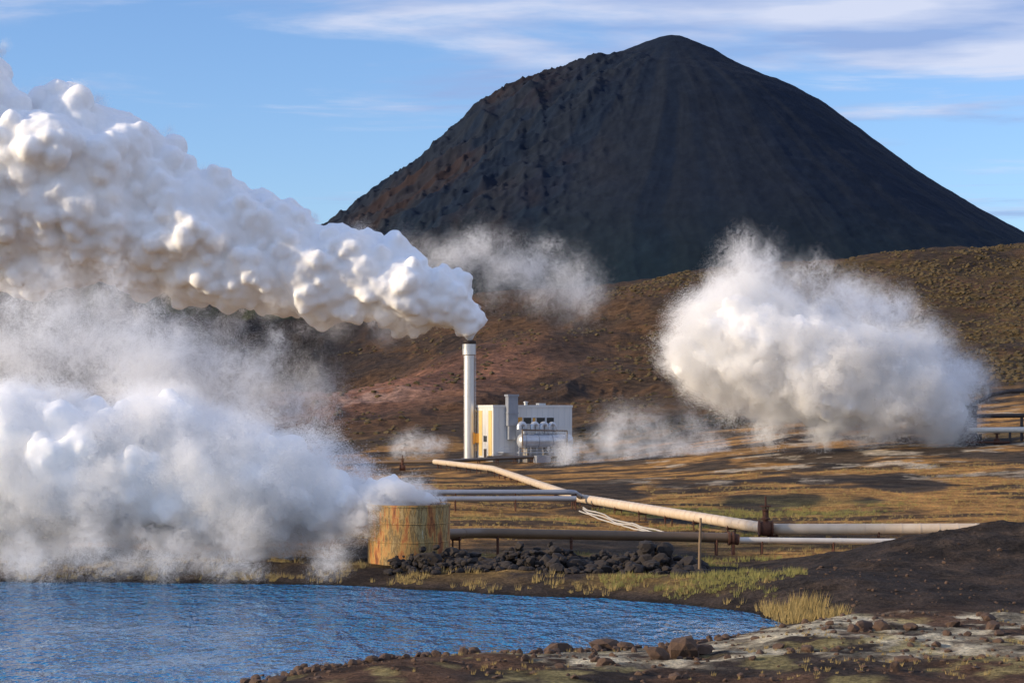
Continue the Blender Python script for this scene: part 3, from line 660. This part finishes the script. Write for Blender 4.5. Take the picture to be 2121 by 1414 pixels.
n=N(nt,'ShaderNodeTexNoise');n.inputs['Scale'].default_value=1.1;n.inputs['Detail'].default_value=7;n.inputs['Roughness'].default_value=.6;n.inputs['Distortion'].default_value=.4
mp=N(nt,'ShaderNodeMapping');mp.inputs['Location'].default_value=(3.1,1.7,0);mp.inputs['Rotation'].default_value=(0,0,.2);mp.inputs['Scale'].default_value=(.7,1,1);L.new(cx.outputs[0],mp.inputs[0]);L.new(mp.outputs[0],n.inputs['Vector'])
mask=N(nt,'ShaderNodeMapRange');L.new(sp.outputs[2],mask.inputs[0]);mask.inputs[1].default_value=.13;mask.inputs[2].default_value=.19;mask.inputs[3].default_value=-.10;mask.inputs[4].default_value=.11
a=M('ADD',n.outputs['Fac'],mask.outputs[0]);a=M('ADD',a,M('MULTIPLY',sp.outputs[0],.25))
mr=N(nt,'ShaderNodeMapRange');mr.interpolation_type='SMOOTHSTEP';L.new(a,mr.inputs[0]);mr.inputs[1].default_value=.46;mr.inputs[2].default_value=.70;mr.inputs[3].default_value=0;mr.inputs[4].default_value=.82
tint=N(nt,'ShaderNodeMix',data_type='RGBA',blend_type='MULTIPLY');tint.inputs['Factor'].default_value=1;L.new(sky.outputs[0],tint.inputs['A']);tint.inputs['B'].default_value=(1.03,1.12,1.38,1)
n2=N(nt,'ShaderNodeTexNoise');n2.inputs['Scale'].default_value=1.9;n2.inputs['Detail'].default_value=6;L.new(mp.outputs[0],n2.inputs['Vector'])
r2=N(nt,'ShaderNodeMapRange');L.new(n2.outputs['Fac'],r2.inputs[0]);r2.inputs[1].default_value=.38;r2.inputs[2].default_value=.62
cc=N(nt,'ShaderNodeMix',data_type='RGBA');L.new(r2.outputs[0],cc.inputs['Factor']);cc.inputs['A'].default_value=(2.2,3.0,5.1,1);cc.inputs['B'].default_value=(5.2,5.4,6.4,1)
mx_=N(nt,'ShaderNodeMix',data_type='RGBA');L.new(mr.outputs[0],mx_.inputs['Factor']);L.new(tint.outputs['Result'],mx_.inputs['A']);L.new(cc.outputs['Result'],mx_.inputs['B'])
L.new(mx_.outputs['Result'],bg.inputs['Color']);bg.inputs['Strength'].default_value=.145
sl=bpy.data.lights.new('sun','SUN');sl.energy=5;sl.angle=math.radians(.5);sl.color=(1,.80,.54)
so=bpy.data.objects.new('sun',sl);link(so)
sv=Vector((math.sin(az)*math.cos(el),math.cos(az)*math.cos(el),math.sin(el)));so.rotation_euler=sv.to_track_quat('Z','Y').to_euler();so.location=(-50,50,100)
cam=bpy.data.cameras.new('camera');co=bpy.data.objects.new('camera',cam);link(co);co.location=(0,0,10);co.rotation_euler=(math.pi/2,0,0)
cam.lens=70;cam.sensor_width=36;cam.shift_y=153/2121;cam.clip_start=.5;cam.clip_end=30000
scene.camera=co
